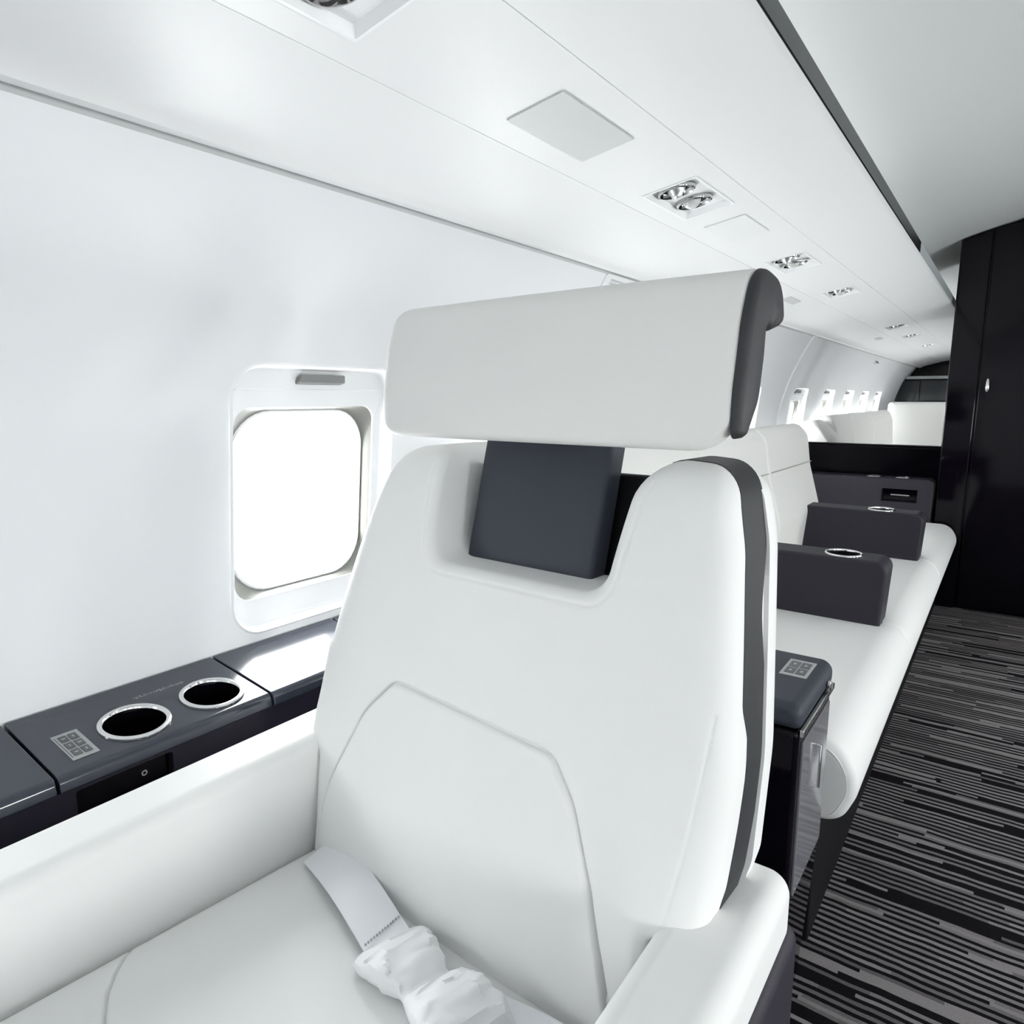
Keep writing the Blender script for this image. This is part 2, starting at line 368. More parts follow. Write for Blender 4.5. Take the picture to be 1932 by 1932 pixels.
def ring_between(name, A, B, material, parent, sharp=40):
    n = len(A); verts = list(A) + list(B)
    return mesh_obj(name, verts, [[i, (i + 1) % n, n + (i + 1) % n, n + i] for i in range(n)], material, parent, True, sharp)
def make_window(idx, r_, mirror, detail):
    sg = 1
    def P(y, z, d):
        x = wallx(z) - d
        return ((2 * CX - x) if mirror else x, y, z)
    e = empty('window_%d' % idx, (P(r_ - 0.18, WZ0, 0)[0], r_ - 0.18, WZ0), 'x', 'window'); e['kind'] = 'structure'
    A = win_rect(r_, 0, 0, 0, 0, 0.055); A2 = win_rect(r_, 0.007, 0.007, 0.007, 0.007, 0.05)
    B = win_rect(r_, 0.024, 0.024, 0.055, 0.075, 0.034)
    Cc = win_rect(r_, 0.030, 0.030, 0.061, 0.081, 0.085)
    D_ = win_rect(r_, 0.040, 0.040, 0.075, 0.095, 0.085)
    # recess edge with a soft lip
    lipA = [P(y, z, -0.003) for y, z in A]
    fr = []
    rings = [[P(y, z, 0.0) for y, z in win_rect(r_, -0.004, -0.004, -0.004, -0.004, 0.058)], lipA,
             [P(y, z, 0.006) for y, z in win_rect(r_, 0.004, 0.004, 0.004, 0.004, 0.052)],
             [P(y, z, 0.022) for y, z in A2],
             [P(y, z, 0.026) for y, z in win_rect(r_, 0.011, 0.011, 0.013, 0.013, 0.046)],
             [P(y, z, 0.027) for y, z in B], [P(y, z, 0.031) for y, z in B]]
    n = len(A); verts = [v for rg in rings for v in rg]; faces = []
    for k in range(len(rings) - 1):
        for i in range(n): faces.append([k * n + i, k * n + (i + 1) % n, (k + 1) * n + (i + 1) % n, (k + 1) * n + i])
    mesh_obj('frame', verts, faces, M_FRAME, e, True, 35)
    # grey reveal: from the squarish opening back to the rounder inner window
    ring_between('reveal', [P(y, z, 0.031) for y, z in B], [P(y, z, 0.050) for y, z in Cc], M_REVEAL, e)
    rings = [[P(y, z, 0.050) for y, z in Cc], [P(y, z, 0.047) for y, z in win_rect(r_, 0.033, 0.033, 0.064, 0.084, 0.084)],
             [P(y, z, 0.056) for y, z in D_], [P(y, z, 0.105) for y, z in win_rect(r_, 0.052, 0.052, 0.088, 0.108, 0.08)]]
    verts = [v for rg in rings for v in rg]; faces = []
    for k in range(len(rings) - 1):
        for i in range(n): faces.append([k * n + i, k * n + (i + 1) % n, (k + 1) * n + (i + 1) % n, (k + 1) * n + i])
    mesh_obj('inner_window_frame', verts, faces, M_FRAME, e, True, 50)
    E_ = win_rect(r_, 0.052, 0.052, 0.088, 0.108, 0.08)
    V, F = cdt_fill([np.array(E_)], []); mesh_obj('pane', [P(y, z, 0.104) for y, z in V], F, M_GLASS, e, False)
    if idx == 3:      # unseen window: panel added to keep its light off the armrest
        V, F = cdt_fill([np.array([(y, max(z, 0.90)) for y, z in B])], []); mesh_obj('light_blocker', [P(y, z, 0.040) for y, z in V], F, M_FRAME, e, False)
    if detail:
        # sliding shade panel line and its pull tab above the opening
        yl, yr = r_ - 0.383 + 0.02, r_ - 0.02
        tube('shade_edge', [P(y, WZ1 - 0.043, 0.0255) for y in np.linspace(yl, yr, 12)], 0.0022, M_FRAME, e, 6)
        tab = round_poly([(r_ - 0.238, WZ1 - 0.029, 0.004), (r_ - 0.128, WZ1 - 0.029, 0.001), (r_ - 0.131, WZ1 - 0.014, 0.004), (r_ - 0.235, WZ1 - 0.014, 0.004)], 4)
        front = [P(y, z, 0.012) for y, z in tab]; bk = [P(y, z - 0.004, 0.028) for y, z in tab]; k = len(tab)
        mesh_obj('shade_tab', front + bk, [list(range(k))] + [[i, (i + 1) % k, k + (i + 1) % k, k + i] for i in range(k)], M_TAB, e, False)
    return e
WIN_LABELS = {3: 'white cabin window with grey shade tab, next to the headrest of the tall white seat'}
ORD = {6: 'nearest', 7: 'second', 8: 'third', 9: 'fourth', 10: 'fifth', 11: 'sixth'}
wi = 1
for k, r_ in enumerate(WR):
    e = make_window(wi, r_, False, True); wi += 1
    if k == 3: e['label'] = WIN_LABELS[3]
    elif k >= 6: e['label'] = ['bright cabin window above the near divan, before the wall rib', 'bright cabin window just past the wall rib', 'bright cabin window over the first back cushion of the far divan',
                               'bright cabin window over the second back cushion of the far divan', 'bright cabin window over the last back cushion of the far divan', 'bright cabin window past the far divan'][k - 6]
    else: e['label'] = ['white cabin window far behind the tall seat', 'white cabin window behind the side ledge', 'white cabin window half covered by an added light-blocking panel beside the closed lid of the side ledge', '', 'white cabin window hidden behind the tall headrest', 'white cabin window over the near divan back'][k]
for k, r_ in enumerate(WR):
    e = make_window(wi, r_, True, False); wi += 1
    e['label'] = 'white cabin window in the wall across the aisle'; e['group'] = 'windows across the aisle'

# ceiling arch (symmetrical about the cabin centre line)
half = [(-0.905, 1.50), (-0.83, 1.585), (-0.76, 1.635), (-0.66, 1.70), (-0.55, 1.765), (-0.42, 1.825), (-0.275, 1.878), (-0.16, 1.912), (-0.041, 1.943), (0.12, 1.958)]
arch = half + [(2 * CX - x, z) for x, z in half[-2::-1]]
tag(strip_sheet('ceiling', arch, Y0, Y1, M_CEIL), 'pale arched cabin ceiling above the aisle', 'ceiling', kind='structure')
# end walls
def end_wall(name, y, material, label):
    prof = [(wallx(z), z) for z in np.linspace(0, 1.5, 16)] + half; prof = prof + [(2 * CX - x, z) for x, z in prof[::-1]]
    o = mesh_obj(name, [(x, y, z) for x, z in prof] + [(x, y + 0.04, z) for x, z in prof],
                 [list(range(len(prof))), [len(prof) + i for i in range(len(prof))][::-1]] + [[i, (i + 1) % len(prof), len(prof) + (i + 1) % len(prof), len(prof) + i] for i in range(len(prof))], material, None, False)
    tag(o, label, 'wall', kind='structure')
end_wall('wall_back', Y0 - 0.04, M_WALL, 'plain white wall closing the rear of the cabin')
end_wall('wall_front', Y1, M_LACQ, 'dark lacquered wall closing the far end of the cabin')

# overhead panels (soffits) both sides: lip, sloping valance, service strip, inboard strip
L4, L3, L2, L1 = (-0.905, 1.4330), (-0.70, 1.498), (-0.50, 1.5325), (-0.30, 1.573)
def lerp(a, b, t): return (a[0] + (b[0] - a[0]) * t, a[1] + (b[1] - a[1]) * t)
def val_lift(t): return 0.011 * (1 - math.exp(-((t / 0.13) ** 2))) * (1 - t)
def valance():
    pts = [(-0.93, 1.56), (-0.925, 1.47)]
    # rounded lip
    pts += [(-0.923, 1.444), (-0.916, 1.4355), (-0.905, 1.4330), (-0.8955, 1.4348)]
    for t in (0.09, 0.12, 0.16, 0.21, 0.28, 0.36, 0.46, 0.58, 0.72, 0.86, 1.0):
        p = lerp(L4, L3, t); pts.append((p[0], p[1] + val_lift(t)))
    return pts
def mir(p): return [(2 * CX - x, z) for x, z in p]
UNITS = [(0.488, 0.225), (1.485, 0.225), (2.350, 0.225), (3.100, 0.180), (4.76, 0.18), (5.50, 0.18), (6.6, 0.18)]
def soffit(mirror):
    f = mir if mirror else (lambda p: p)
    side = 'white wall across the aisle' if mirror else 'window wall'
    a = valance() + [(-0.7002, 1.5005)]
    sx = [-0.6535, -0.5465]                       # the lamp trays are let into the strip between these two lines
    def on_strip(x): return (x, L3[1] + (L2[1] - L3[1]) * (x - L3[0]) / (L2[0] - L3[0]))
    strip_a = [(-0.6996, 1.5005), on_strip(-0.6985), on_strip(-0.675), on_strip(sx[0]), on_strip(-0.60), on_strip(sx[1]), on_strip(-0.52), on_strip(-0.5012), (-0.5003, 1.5345)]
    strip_b = [(-0.4998, 1.5345), lerp(L2, L1, 0.006)] + [(x, z - 0.004 * math.sin(math.pi * (x + 0.5) / 0.2)) for x, z in [lerp(L2, L1, t) for t in np.linspace(0.08, 0.95, 8)]] + [(-0.3035, 1.5725), (-0.300, 1.5755), (-0.302, 1.580)]
    n = 3 if mirror else 1
    tag(strip_sheet('trim_%d' % (n), f(a), Y0, Y1, M_SOFFIT), 'sloping white valance panel with rounded lip above the ' + side, 'ceiling panel', kind='structure')
    ys = sorted([Y0, Y1] + list(np.arange(-2, 9.2, 0.5)) + ([] if mirror else [v for y, ln in UNITS for v in (y - ln / 2, y + ln / 2)]))
    pa = f(strip_a); vv = [(x, y, z) for y in ys for x, z in pa]; ff = []; k = len(pa)
    for i in range(len(ys) - 1):
        ym = (ys[i] + ys[i + 1]) / 2; hole = (not mirror) and any(abs(ym - y) < ln / 2 for y, ln in UNITS)
        for j in range(k - 1):
            if hole and sx[0] - 1e-6 <= min(pa[j][0], pa[j + 1][0]) and max(pa[j][0], pa[j + 1][0]) <= sx[1] + 1e-6: continue
            ff.append([i * k + j, i * k + j + 1, (i + 1) * k + j + 1, (i + 1) * k + j])
    tag(mesh_obj('trim_%d' % (n + 4), vv, ff, M_SOFFIT, None, True, 30), 'flat white service strip holding lamps above the ' + side, 'ceiling panel', kind='structure')
    tag(strip_sheet('trim_%d' % (n + 8), f(strip_b), Y0, Y1, M_SOFFIT), 'inboard white overhead strip beside the cove on the side of the ' + side, 'ceiling panel', kind='structure')
    back_ = f([(-0.302, 1.612), (-0.36, 1.605), (-0.5, 1.60), (-0.72, 1.62), (-0.8, 1.62)])
    tag(strip_sheet('trim_%d' % (n + 12), back_, Y0, Y1, M_SOFFIT), 'top of the white overhead panel facing the ceiling above the ' + side, 'ceiling panel', kind='structure')
    def edge(y0, y1, m, no, lab):
        pr = f([(-0.302, 1.577), (-0.2985, 1.579), (-0.2985, 1.611), (-0.302, 1.613), (-0.306, 1.613), (-0.306, 1.577)])
        o = sweep('trim_%d' % no, pr, y0, y1, 0.0, lambda a_, b_, t: (a_, t, b_), m, None); tag(o, lab, 'trim', kind='structure')
    edge(Y0, 2.75, M_DARKTRIM, n + 16, 'dark glossy edge strip along the cove above the ' + side)
    edge(2.75, Y1, M_GREYTRIM, n + 20, 'pale grey edge strip continuing the dark cove strip above the ' + side)
soffit(False); soffit(True)
# ribs across the wall
rib_prof = [(wallx(z) + 0.008, z) for z in np.linspace(0.66, 1.44, 22)]
def rib(no, y, w, lab):
    v = []; f = []
    for x, z in rib_prof: v += [(x - 0.012, y, z), (x, y + 0.006, z), (x, y + w - 0.006, z), (x - 0.012, y + w, z)]
    for i in range(len(rib_prof) - 1):
        for j in range(3): f.append([i * 4 + j, i * 4 + j + 1, i * 4 + 5 + j, i * 4 + 4 + j])
    tag(mesh_obj('trim_%d' % no, v, f, M_WALL, None, True, 30), lab, 'trim', kind='structure')
lip_shade = [(wallx(z) + d, z) for z, d in ((1.454, -0.001), (1.451, 0.004), (1.445, 0.005), (1.439, 0.004), (1.435, -0.001))]  # grey strip standing in for the soft shadow band beneath the lip
tag(strip_sheet('trim_40', lip_shade, Y0, Y1, mat('lip_shade_grey', (0.56, 0.57, 0.57), 0.6), None, 8), 'thin grey strip imitating the shadow along the top of the window wall under the valance lip', 'trim', kind='structure')
rib(30, 4.20, 0.10, 'white rib arching up the side wall above the low black partition')

# ------------------------------------------------------------------ side ledge
def tiltz(x): return 0.645 - (x + 1.122) / (1.122 - 0.95) * 0.025       # the top falls a little towards the seat
led = empty('side_ledge', (-1.03, 0.6, 0.0), 'glossy dark side ledge with two cup holders between white seat and window wall', 'ledge')
lprof = round_poly([(-1.118, tiltz(-1.118), 0.002), (-0.944, tiltz(-0.944), 0.012), (-0.940, 0.597, 0.004), (-0.96, 0.597, 0.002), (-1.118, 0.61, 0.002)], 5)
for a, b in ((-0.9, 0.318), (0.322, 0.636), (0.640, 0.905), (0.909, 1.036)):
    sec = sweep('top_panel', lprof, a, b, 0.0018, lambda a_, b_, t: (a_, t, b_), M_LEDGE, led, 3)
    if abs(a - 0.322) < 1e-6: main_top = sec
nrm = Vector((0.025, 0, 0.172)).normalized()
def ledge_frame(x, y, dz=0.0):
    zax = nrm; yax = Vector((0, 1, 0)); xax = yax.cross(zax).normalized()
    M = Matrix((xax, yax, zax)).transposed().to_4x4(); M.translation = Vector((x, y, tiltz(x))) + zax * dz; return M
for cy in (0.448, 0.570):
    cx = -1.005
    cut(main_top, cylinder_cutter(ledge_frame(cx, cy), 0.0405, 0.2))
    ch = lathe('cup_holder', [(0.0400, -0.075), (0.0400, -0.002), (0.0408, 0.003), (0.0425, 0.0045), (0.0465, 0.0045), (0.0485, 0.003), (0.0487, 0.0005)], ledge_frame(cx, cy), M_CHROME, led, 56)
    ch['label'] = 'chrome rimmed cup holder well'
    w_ = lathe('well', [(0.0, -0.078), (0.0385, -0.078), (0.0398, -0.07), (0.0398, -0.004)], ledge_frame(cx, cy), M_LACQ, ch, 48)
# control plate with buttons
def plate(name, M, sx, sy, h, material, parent, bev=0.001):
    bm = bmesh.new(); bmesh.ops.create_cube(bm, size=1)
    for v in bm.verts: v.co = Vector((v.co.x * sx, v.co.y * sy, (v.co.z + 0.5) * h))
    bmesh.ops.bevel(bm, geom=list(bm.edges), offset=min(bev, h * 0.4), segments=2, affect='EDGES')
    bmesh.ops.transform(bm, matrix=M, verts=bm.verts); return bm_obj(name, bm, material, parent)
Mx = ledge_frame(-1.005, 0.367)
cp = plate('control_plate', Mx, 0.072, 0.034, 0.0012, M_PLATE, led); cp['label'] = 'small grey plate of seat control buttons'
for i in range(3):
    for j in range(2):
        M2 = Mx @ Matrix.Translation(((i - 1) * 0.020, (j - 0.5) * 0.0125, 0.0011))
        b_ = plate('button', M2, 0.0165, 0.0105, 0.001, M_BTN, cp)
        plate('button_mark', M2 @ Matrix.Translation((0, 0, 0.0009)), 0.006 if (i + j) % 2 else 0.003, 0.002 if (i + j) % 2 else 0.005, 0.0003, M_PLATE, cp)
plate('plate_line', Mx @ Matrix.Translation((0, -0.0145, 0.0011)), 0.060, 0.0012, 0.0004, M_BTN, cp)
# etched line of tiny unreadable marks behind the cup holders
bm = bmesh.new()
for i in range(24):
    M2 = ledge_frame(-1.068 + random.uniform(-0.001, 0.001), 0.478 + i * 0.0034, 0.0)
    h = random.choice((0.003, 0.005, 0.007))
    r1 = bmesh.ops.create_cube(bm, size=1, matrix=M2 @ Matrix.Diagonal((h, 0.0012, 0.0006, 1)))
bm_obj('etched_marks', bm, M_PLATE, led)
# fascia below the top, with a pocket and a jack
fas = box('fascia', -0.985, -0.950, -0.9, 1.036, 0.25, 0.596, mat('ledge_fascia', (0.016, 0.014, 0.026), 0.3, spec=0.4), led, 0.002)
cutter = box('cutter', -0.966, -0.90, 0.342, 0.472, 0.545, 0.590, None, None, 0.004); cut(fas, cutter)
pk = box('pocket', -0.9655, -0.9620, 0.3435, 0.4705, 0.5465, 0.5885, M_LACQ, led, 0.001)
pk['label'] = 'recessed black pocket in the ledge front'
jm = Matrix.Translation((-0.962, 0.434, 0.570)) @ Matrix.Rotation(math.radians(90), 4, 'Y')
lathe('jack', [(0.0018, 0.0), (0.0022, 0.003), (0.0042, 0.003), (0.0048, 0.001), (0.0048, 0)], jm, M_CHROME, led, 20)

# ------------------------------------------------------------------ the white seat
XS = -0.495
seat = empty('cabin_seat', (XS, 0.35, 0.0), 'large white leather cabin seat with raised headrest and dark side piping', 'seat')
YF = lambda z: 0.535 + (z - 0.48) * 0.235
# seat cushion (outline in x,y; w grows downward)
def cush_z(x, y):
    u = (x - XS) / 0.27
    return 0.500 - max(0, (y - 0.15)) * 0.085 - 0.006 * u * u * u * u
cush = round_poly([(-0.768, -0.08, 0.06), (-0.226, -0.08, 0.06), (-0.226, 0.66, 0.02), (-0.768, 0.66, 0.02)], 6)
seamL = [(-0.770, 0.322), (-0.750, 0.300), (-0.730, 0.280), (-0.706, 0.262), (-0.670, 0.243), (-0.62, 0.229), (-0.56, 0.222), (-0.495, 0.220), (-0.43, 0.222), (-0.37, 0.229), (-0.32, 0.243), (-0.284, 0.262), (-0.26, 0.280), (-0.24, 0.30), (-0.22, 0.322)]
pillow('seat_cushion', cush, 0.022, lambda a, b: 0.50 - cush_z(a, b), lambda a, b, w: (a, b, 0.50 - w), 0.16, M_LEATHER, seat, 0.02, 0.012, seams=[(seamL, 0.005, 0.0016)])
# armrests
def armrest(x0, x1, ya, yb, zt, zb, m):
    pr = round_poly([(x0, zb, 0.004), (x1, zb, 0.004), (x1, zt, 0.022), (x0, zt, 0.022)], 7)
    return sweep('armrest', pr, ya, yb, 0.02, lambda a, b, t: (a, t, b), m, seat, 6)
al = armrest(-0.861, -0.770, -0.25, 0.685, 0.617, 0.40, M_LEATHER)
ar = armrest(-0.227, -0.137, -0.25, 0.695, 0.617, 0.553, M_LEATHER)
tube('seam', [(-0.1385, y, 0.585) for y in np.linspace(-0.2, 0.66, 20)], 0.0012, M_SEAM, ar, 6)
box('side_shroud', -0.215, -0.131, -0.22, 0.715, 0.12, 0.549, M_NAVY2, seat, 0.02, 4)
box('side_shroud', -0.855, -0.776, -0.22, 0.70, 0.12, 0.398, M_NAVY2, seat, 0.01, 3)
box('seat_base', -0.76, -0.235, -0.02, 0.66, 0.10, 0.34, M_NAVY2, seat, 0.015, 3)
box('pedestal', -0.66, -0.33, 0.10, 0.55, 0.001, 0.10, M_BLACK, seat, 0.01, 2)

# backrest front shell with the notch for the headrest post
def back_outline(hb, ht, z_top, notch=True, grow=0.0):
    hb += grow; ht += grow
    R = [(0.262, 0.42, 0.02), (0.270, 0.600, 0.012), (0.314 + grow, 0.588 - grow * 0.5, 0.03), (hb + 0.008, 0.635, 0.05), (hb + 0.006, 0.74, 0.3), (hb - 0.008, 0.86, 0.3), (ht + 0.008, 0.95, 0.2), (ht - 0.012, z_top, 0.045)]
    Lt = [(-0.262, 0.42, 0.02), (-0.270, 0.600, 0.012), (-0.300 - grow, 0.588 - grow * 0.5, 0.03), (-hb + 0.004, 0.640, 0.05), (-hb + 0.006, 0.72, 0.3), (-hb + 0.020, 0.84, 0.3), (-ht + 0.034, 0.945, 0.2), (-ht + 0.068, z_top, 0.055)]
    if notch:
        R += [(0.174, z_top + 0.006, 0.05), (0.152, 0.886, 0.034)]; Lt += [(-0.130, z_top + 0.006, 0.03), (-0.116, 0.886, 0.034)]
    return round_poly(R + Lt[::-1], 9)
BO = back_outline(0.312, 0.285, 1.030)
def half_w(z):
    return 0.320 if z < 0.74 else 0.320 - (z - 0.74) * 0.10
def back_w(u, z):
    # belly forward at the lumbar, bolsters a little proud, outer edges and shoulders rolling back
    w = -0.026 * math.exp(-((z - 0.545) / 0.10) ** 2) * math.cos(min(1, abs(u) / 0.30) * math.pi / 2)
    w += 0.012 * max(0, (z - 0.92) / 0.11) ** 2
    w -= (0.024 if u > 0 else 0.008) * math.exp(-((z - 0.595) / 0.075) ** 2) * max(0, min(1, (abs(u) - 0.20) / 0.06))
    w -= 0.006 * math.exp(-((abs(u) - 0.24) / 0.05) ** 2) * min(1, max(0, (z - 0.55) / 0.1))
    hw = half_w(z) - (0.16 * max(0, z - 0.74) + 0.010 if u < 0 and z > 0.74 else 0)
    e = hw - abs(u); w += 0.016 * max(0, min(1, (0.040 - e) / 0.040)) ** 2
    w += 0.014 * max(0, min(1, (z - 0.99) / 0.04)) ** 2
    return w
bmap = lambda u, z, w: (XS + u, YF(z) + w * 0.973, z + w * -0.0)
pad_top = round_poly([(0.256, 0.42, 0.006), (0.222, 0.555, 0.3), (0.160, 0.668, 0.09), (0.122, 0.710, 0.030), (-0.140, 0.722, 0.025), (-0.185, 0.675, 0.09), (-0.236, 0.545, 0.3), (-0.250, 0.42, 0.006)], 8)
pad_line = [p for p in pad_top if p[1] > 0.43]
side_seamR = [(0.296, 0.80), (0.294, 0.74), (0.290, 0.68), (0.284, 0.595)]
side_seamL = [(-u, z) for u, z in side_seamR]
notch_seam = resample(round_poly([(0.194, 1.018, 0), (0.164, 0.874, 0.040), (-0.128, 0.874, 0.040), (-0.142, 1.018, 0)], 8), 0.004)
notch_seam = [p for p in notch_seam if p[1] < 1.012]
back = pillow('backrest', BO, 0.016, back_w, bmap, 0.075, M_LEATHER, seat, 0.011, 0.007, seams=[(notch_seam, 0.0020, 0.0022), ([(u * 1.006, 0.57 + (z - 0.57) * 1.010) for u, z in pad_line], 0.0045, 0.0017), (side_seamR, 0.0012, 0.0018), (side_seamL, 0.0012, 0.0018)], sharp=60, depth_fn=lambda u, z: 0.118 if abs(u) < 0.185 and z > 0.80 else 0.075)
# lumbar pad: softly proud panel with its own seam all round
pad = pillow('lumbar_pad', pad_top, 0.0055, lambda u, z: back_w(u, z) - 0.0055, bmap, 0.020, M_LEATHER, seat, 0.011, 0.007, back=False, sharp=70)
# dark stripe round the side: a band between front shell and back shell
def stripe():
    P = ccw(resample(back_outline(0.312, 0.285, 1.030, grow=-0.0005), 0.007)); n = len(P)
    nr = normals2(P); verts = []; faces = []
    for off_i, (d0, ins) in enumerate(((0, 0.004), (0, -0.0012), (1, -0.0012), (1, 0.006))):
        for (u, z), nn in zip(P, nr):
            w = back_w(u, z) + 0.016
            front = 0.006 if z > 0.80 else 0.006 + 0.014 * min(1, (0.80 - z) / 0.03)
            if z < 0.62: front += (0.62 - z) * 0.3
            dd = front if d0 == 0 else 0.066 - 0.012 * math.exp(-((z - 0.88) / 0.05) ** 2)
            q = (u + nn[0] * ins, z + nn[1] * ins); verts.append(bmap(q[0], q[1], w + dd))
    for k in range(3):
        for i in range(n): faces.append([k * n + i, k * n + (i + 1) % n, (k + 1) * n + (i + 1) % n, (k + 1) * n + i])
    # leave the notch itself free of the band
    keep = []
    for f in faces:
        c = np.mean([verts[i] for i in f], 0)
        if abs(c[0] - XS) < 0.195 and c[2] > 0.80 or (c[0] < XS and c[2] > 0.97): continue
        if abs(c[0] - XS) < 0.26 and c[2] < 0.6: continue
        keep.append(f)
    return mesh_obj('side_stripe', verts, keep, M_TRIM, seat, True, 40)
st_ = stripe(); st_['label'] = 'charcoal leather stripe round the side of the backrest'
# back shell: rounded white rear, mapped from behind
BS = back_outline(0.316, 0.289, 1.022)
bsm = lambda u, z, w: (XS + u, YF(z) + 0.158 - w, z)
shell = pillow('back_shell', BS, 0.055, lambda u, z: 0.0, bsm, 0.070, M_LEATHER, seat, 0.02, 0.010)
# dark inner panel that closes the notch from behind
box_i = pillow('inner_panel', round_poly([(-0.19, 0.85, 0.01), (0.19, 0.85, 0.01), (0.19, 1.006, 0.008), (-0.19, 1.006, 0.008)], 4), 0.004, lambda u, z: 0.0, lambda u, z, w: (XS + u, YF(z) + 0.100 + w, z), 0.012, M_BLACK, seat, 0.03, 0.02)
# headrest post
post = pillow('headrest_post', round_poly([(-0.100, 0.86, 0.01), (0.104, 0.86, 0.012), (0.110, 1.15, 0.01), (-0.092, 1.15, 0.01)], 5), 0.006, lambda u, z: 0.0,
              lambda u, z, w: (XS + u, YF(z) + 0.058 + w, z), 0.030, M_NAVY, seat, 0.03, 0.012)
post['label'] = 'dark navy post carrying the headrest'
# headrest: hooked profile in (y,z) carried across, rounded at the lower corners
HP = round_poly([(0.668, 1.046, 0.014), (0.670, 1.10, 0.2), (0.682, 1.175, 0.12), (0.704, 1.231, 0.05), (0.768, 1.222, 0.05), (0.782, 1.176, 0.012), (0.742, 1.166, 0.006), (0.730, 1.172, 0.012), (0.728, 1.14, 0.05), (0.720, 1.09, 0.05), (0.692, 1.046, 0.014)], 6)
HP = resample(HP, 0.006)
HX0, HX1 = -0.748, -0.222
def hbend(p, t):
    rr = 0.045; e = max(0.0035, min(t - HX0 + 0.008, HX1 - t + 0.0035)) if t < HX1 + 0.0005 else 0.013
    if e < rr:
        lift = rr - math.sqrt(max(0, rr * rr - (rr - e) ** 2))
        p = np.array([p[0], p[1] + lift * max(0, min(1, (1.15 - p[1]) / 0.104)) ** 1.5])
    dx = (t - (HX0 + HX1) / 2) / 0.26
    return np.array([p[0] + 0.006 * dx * dx - 0.006, p[1]])
def hsweep(name, prof, ts, ins, material, parent):
    P = ccw(np.asarray(prof)); nr = normals2(P); k = len(P); verts = []; faces = []
    for t, i_ in zip(ts, ins):
        for p in P + nr * i_: q = hbend(p, t); verts.append((t, q[0], q[1]))
    for s in range(len(ts) - 1):
        for i in range(k): faces.append([s * k + i, s * k + (i + 1) % k, (s + 1) * k + (i + 1) % k, (s + 1) * k + i])
    faces.append(list(range(k))[::-1]); faces.append([(len(ts) - 1) * k + i for i in range(k)])
    return mesh_obj(name, verts, faces, material, parent, True, 50)
ra = 0.026
ts = [HX0 + ra * (1 - math.cos(a)) for a in np.linspace(0, math.pi / 2, 9)] + list(np.linspace(HX0 + ra + 0.006, HX1 - 0.010, 44)) + [HX1 - 0.006 * (1 - math.sin(a)) for a in np.linspace(0, math.pi / 2, 4)]
ins = [0.013 * (1 - math.sin(a)) for a in np.linspace(0, math.pi / 2, 9)] + [0.0] * 44 + [0.004 * (1 - math.cos(a)) for a in np.linspace(0, math.pi / 2, 4)]
hr = hsweep('headrest', HP, ts, ins, M_LEATHER_H, seat)
for s, x0 in ((1, HX1),):
    tt = [x0 - 0.001 * s, x0 + 0.001 * s, x0 + 0.006 * s, x0 + 0.0095 * s, x0 + 0.011 * s]; ii = [0.003, 0.0003, 0.0015, 0.005, 0.009]
    if s < 0: tt, ii = tt[::-1], ii[::-1]
    t_ = hsweep('headrest_trim', HP, tt, ii, M_TRIM, hr); t_['label'] = 'charcoal end panel of the headrest'

# the seat back stands swivelled a little against its armrests
YAW = Matrix.Translation((-0.20, 0.66, 0)) @ Matrix.Rotation(math.radians(-4.0), 4, 'Z') @ Matrix.Translation((0.20, -0.66, 0))
for o in (back, pad, st_, shell, box_i, post, hr, t_): o.data.transform(YAW)

# seat belt with wrapped buckle
belt = bpy.data.objects.new('seat_belt', None); COL.objects.link(belt); attach(belt, seat); belt['label'] = 'white lap belt with its buckle wrapped in white tissue'
def ribbon(name, ctr, wdir, width, material, parent, thick=0.0018):
    verts = []; faces = []
    for i, (c, wd) in enumerate(zip(ctr, wdir)):
        c = Vector(c); wd = Vector(wd).normalized() * width / 2
        tn = (Vector(ctr[min(i + 1, len(ctr) - 1)]) - Vector(ctr[max(i - 1, 0)])).normalized(); nn = tn.cross(wd).normalized() * thick
        if nn.z < 0: nn = -nn
        verts += [c - wd, c + wd, c + wd + nn, c - wd + nn]
    for i in range(len(ctr) - 1):
        for j in range(4): faces.append([i * 4 + j, i * 4 + (j + 1) % 4, i * 4 + 4 + (j + 1) % 4, i * 4 + 4 + j])
    faces += [[0, 1, 2, 3], [len(verts) - 4 + j for j in range(4)]]
    return mesh_obj(name, verts, faces, material, parent, True, 60)
c0, c1 = Vector((-0.728, 0.556, 0.472)), Vector((-0.505, 0.478, 0.482))
ctr = []; wd = []
for t in np.linspace(0, 1, 22):
    p = c0.lerp(c1, t); p.z += 0.009 * math.sin(math.pi * min(1, t * 1.15)) ** 1.0 + 0.004
    ctr.append(p); wd.append(Vector((0.10, 1.0, 0.28 * (1 - t))))
ribbon('webbing', ctr, wd, 0.058, M_WEB, belt)
for i in range(13):
    t = (i - 6) / 6 * 0.026
    box('stitch', -0.5372, -0.5355, 0.488 + t, 0.4900 + t, 0.4880, 0.4908, M_SEAM, belt, 0.0)
ctr2 = [Vector((-0.385 + 0.2 * t, 0.482 + 0.01 * t, 0.475 - 0.01 * t + 0.012 * math.sin(math.pi * t))) for t in np.linspace(0, 1, 12)]
ribbon('webbing', ctr2, [Vector((0, 1, 0.1))] * 12, 0.05, M_WEB, belt)
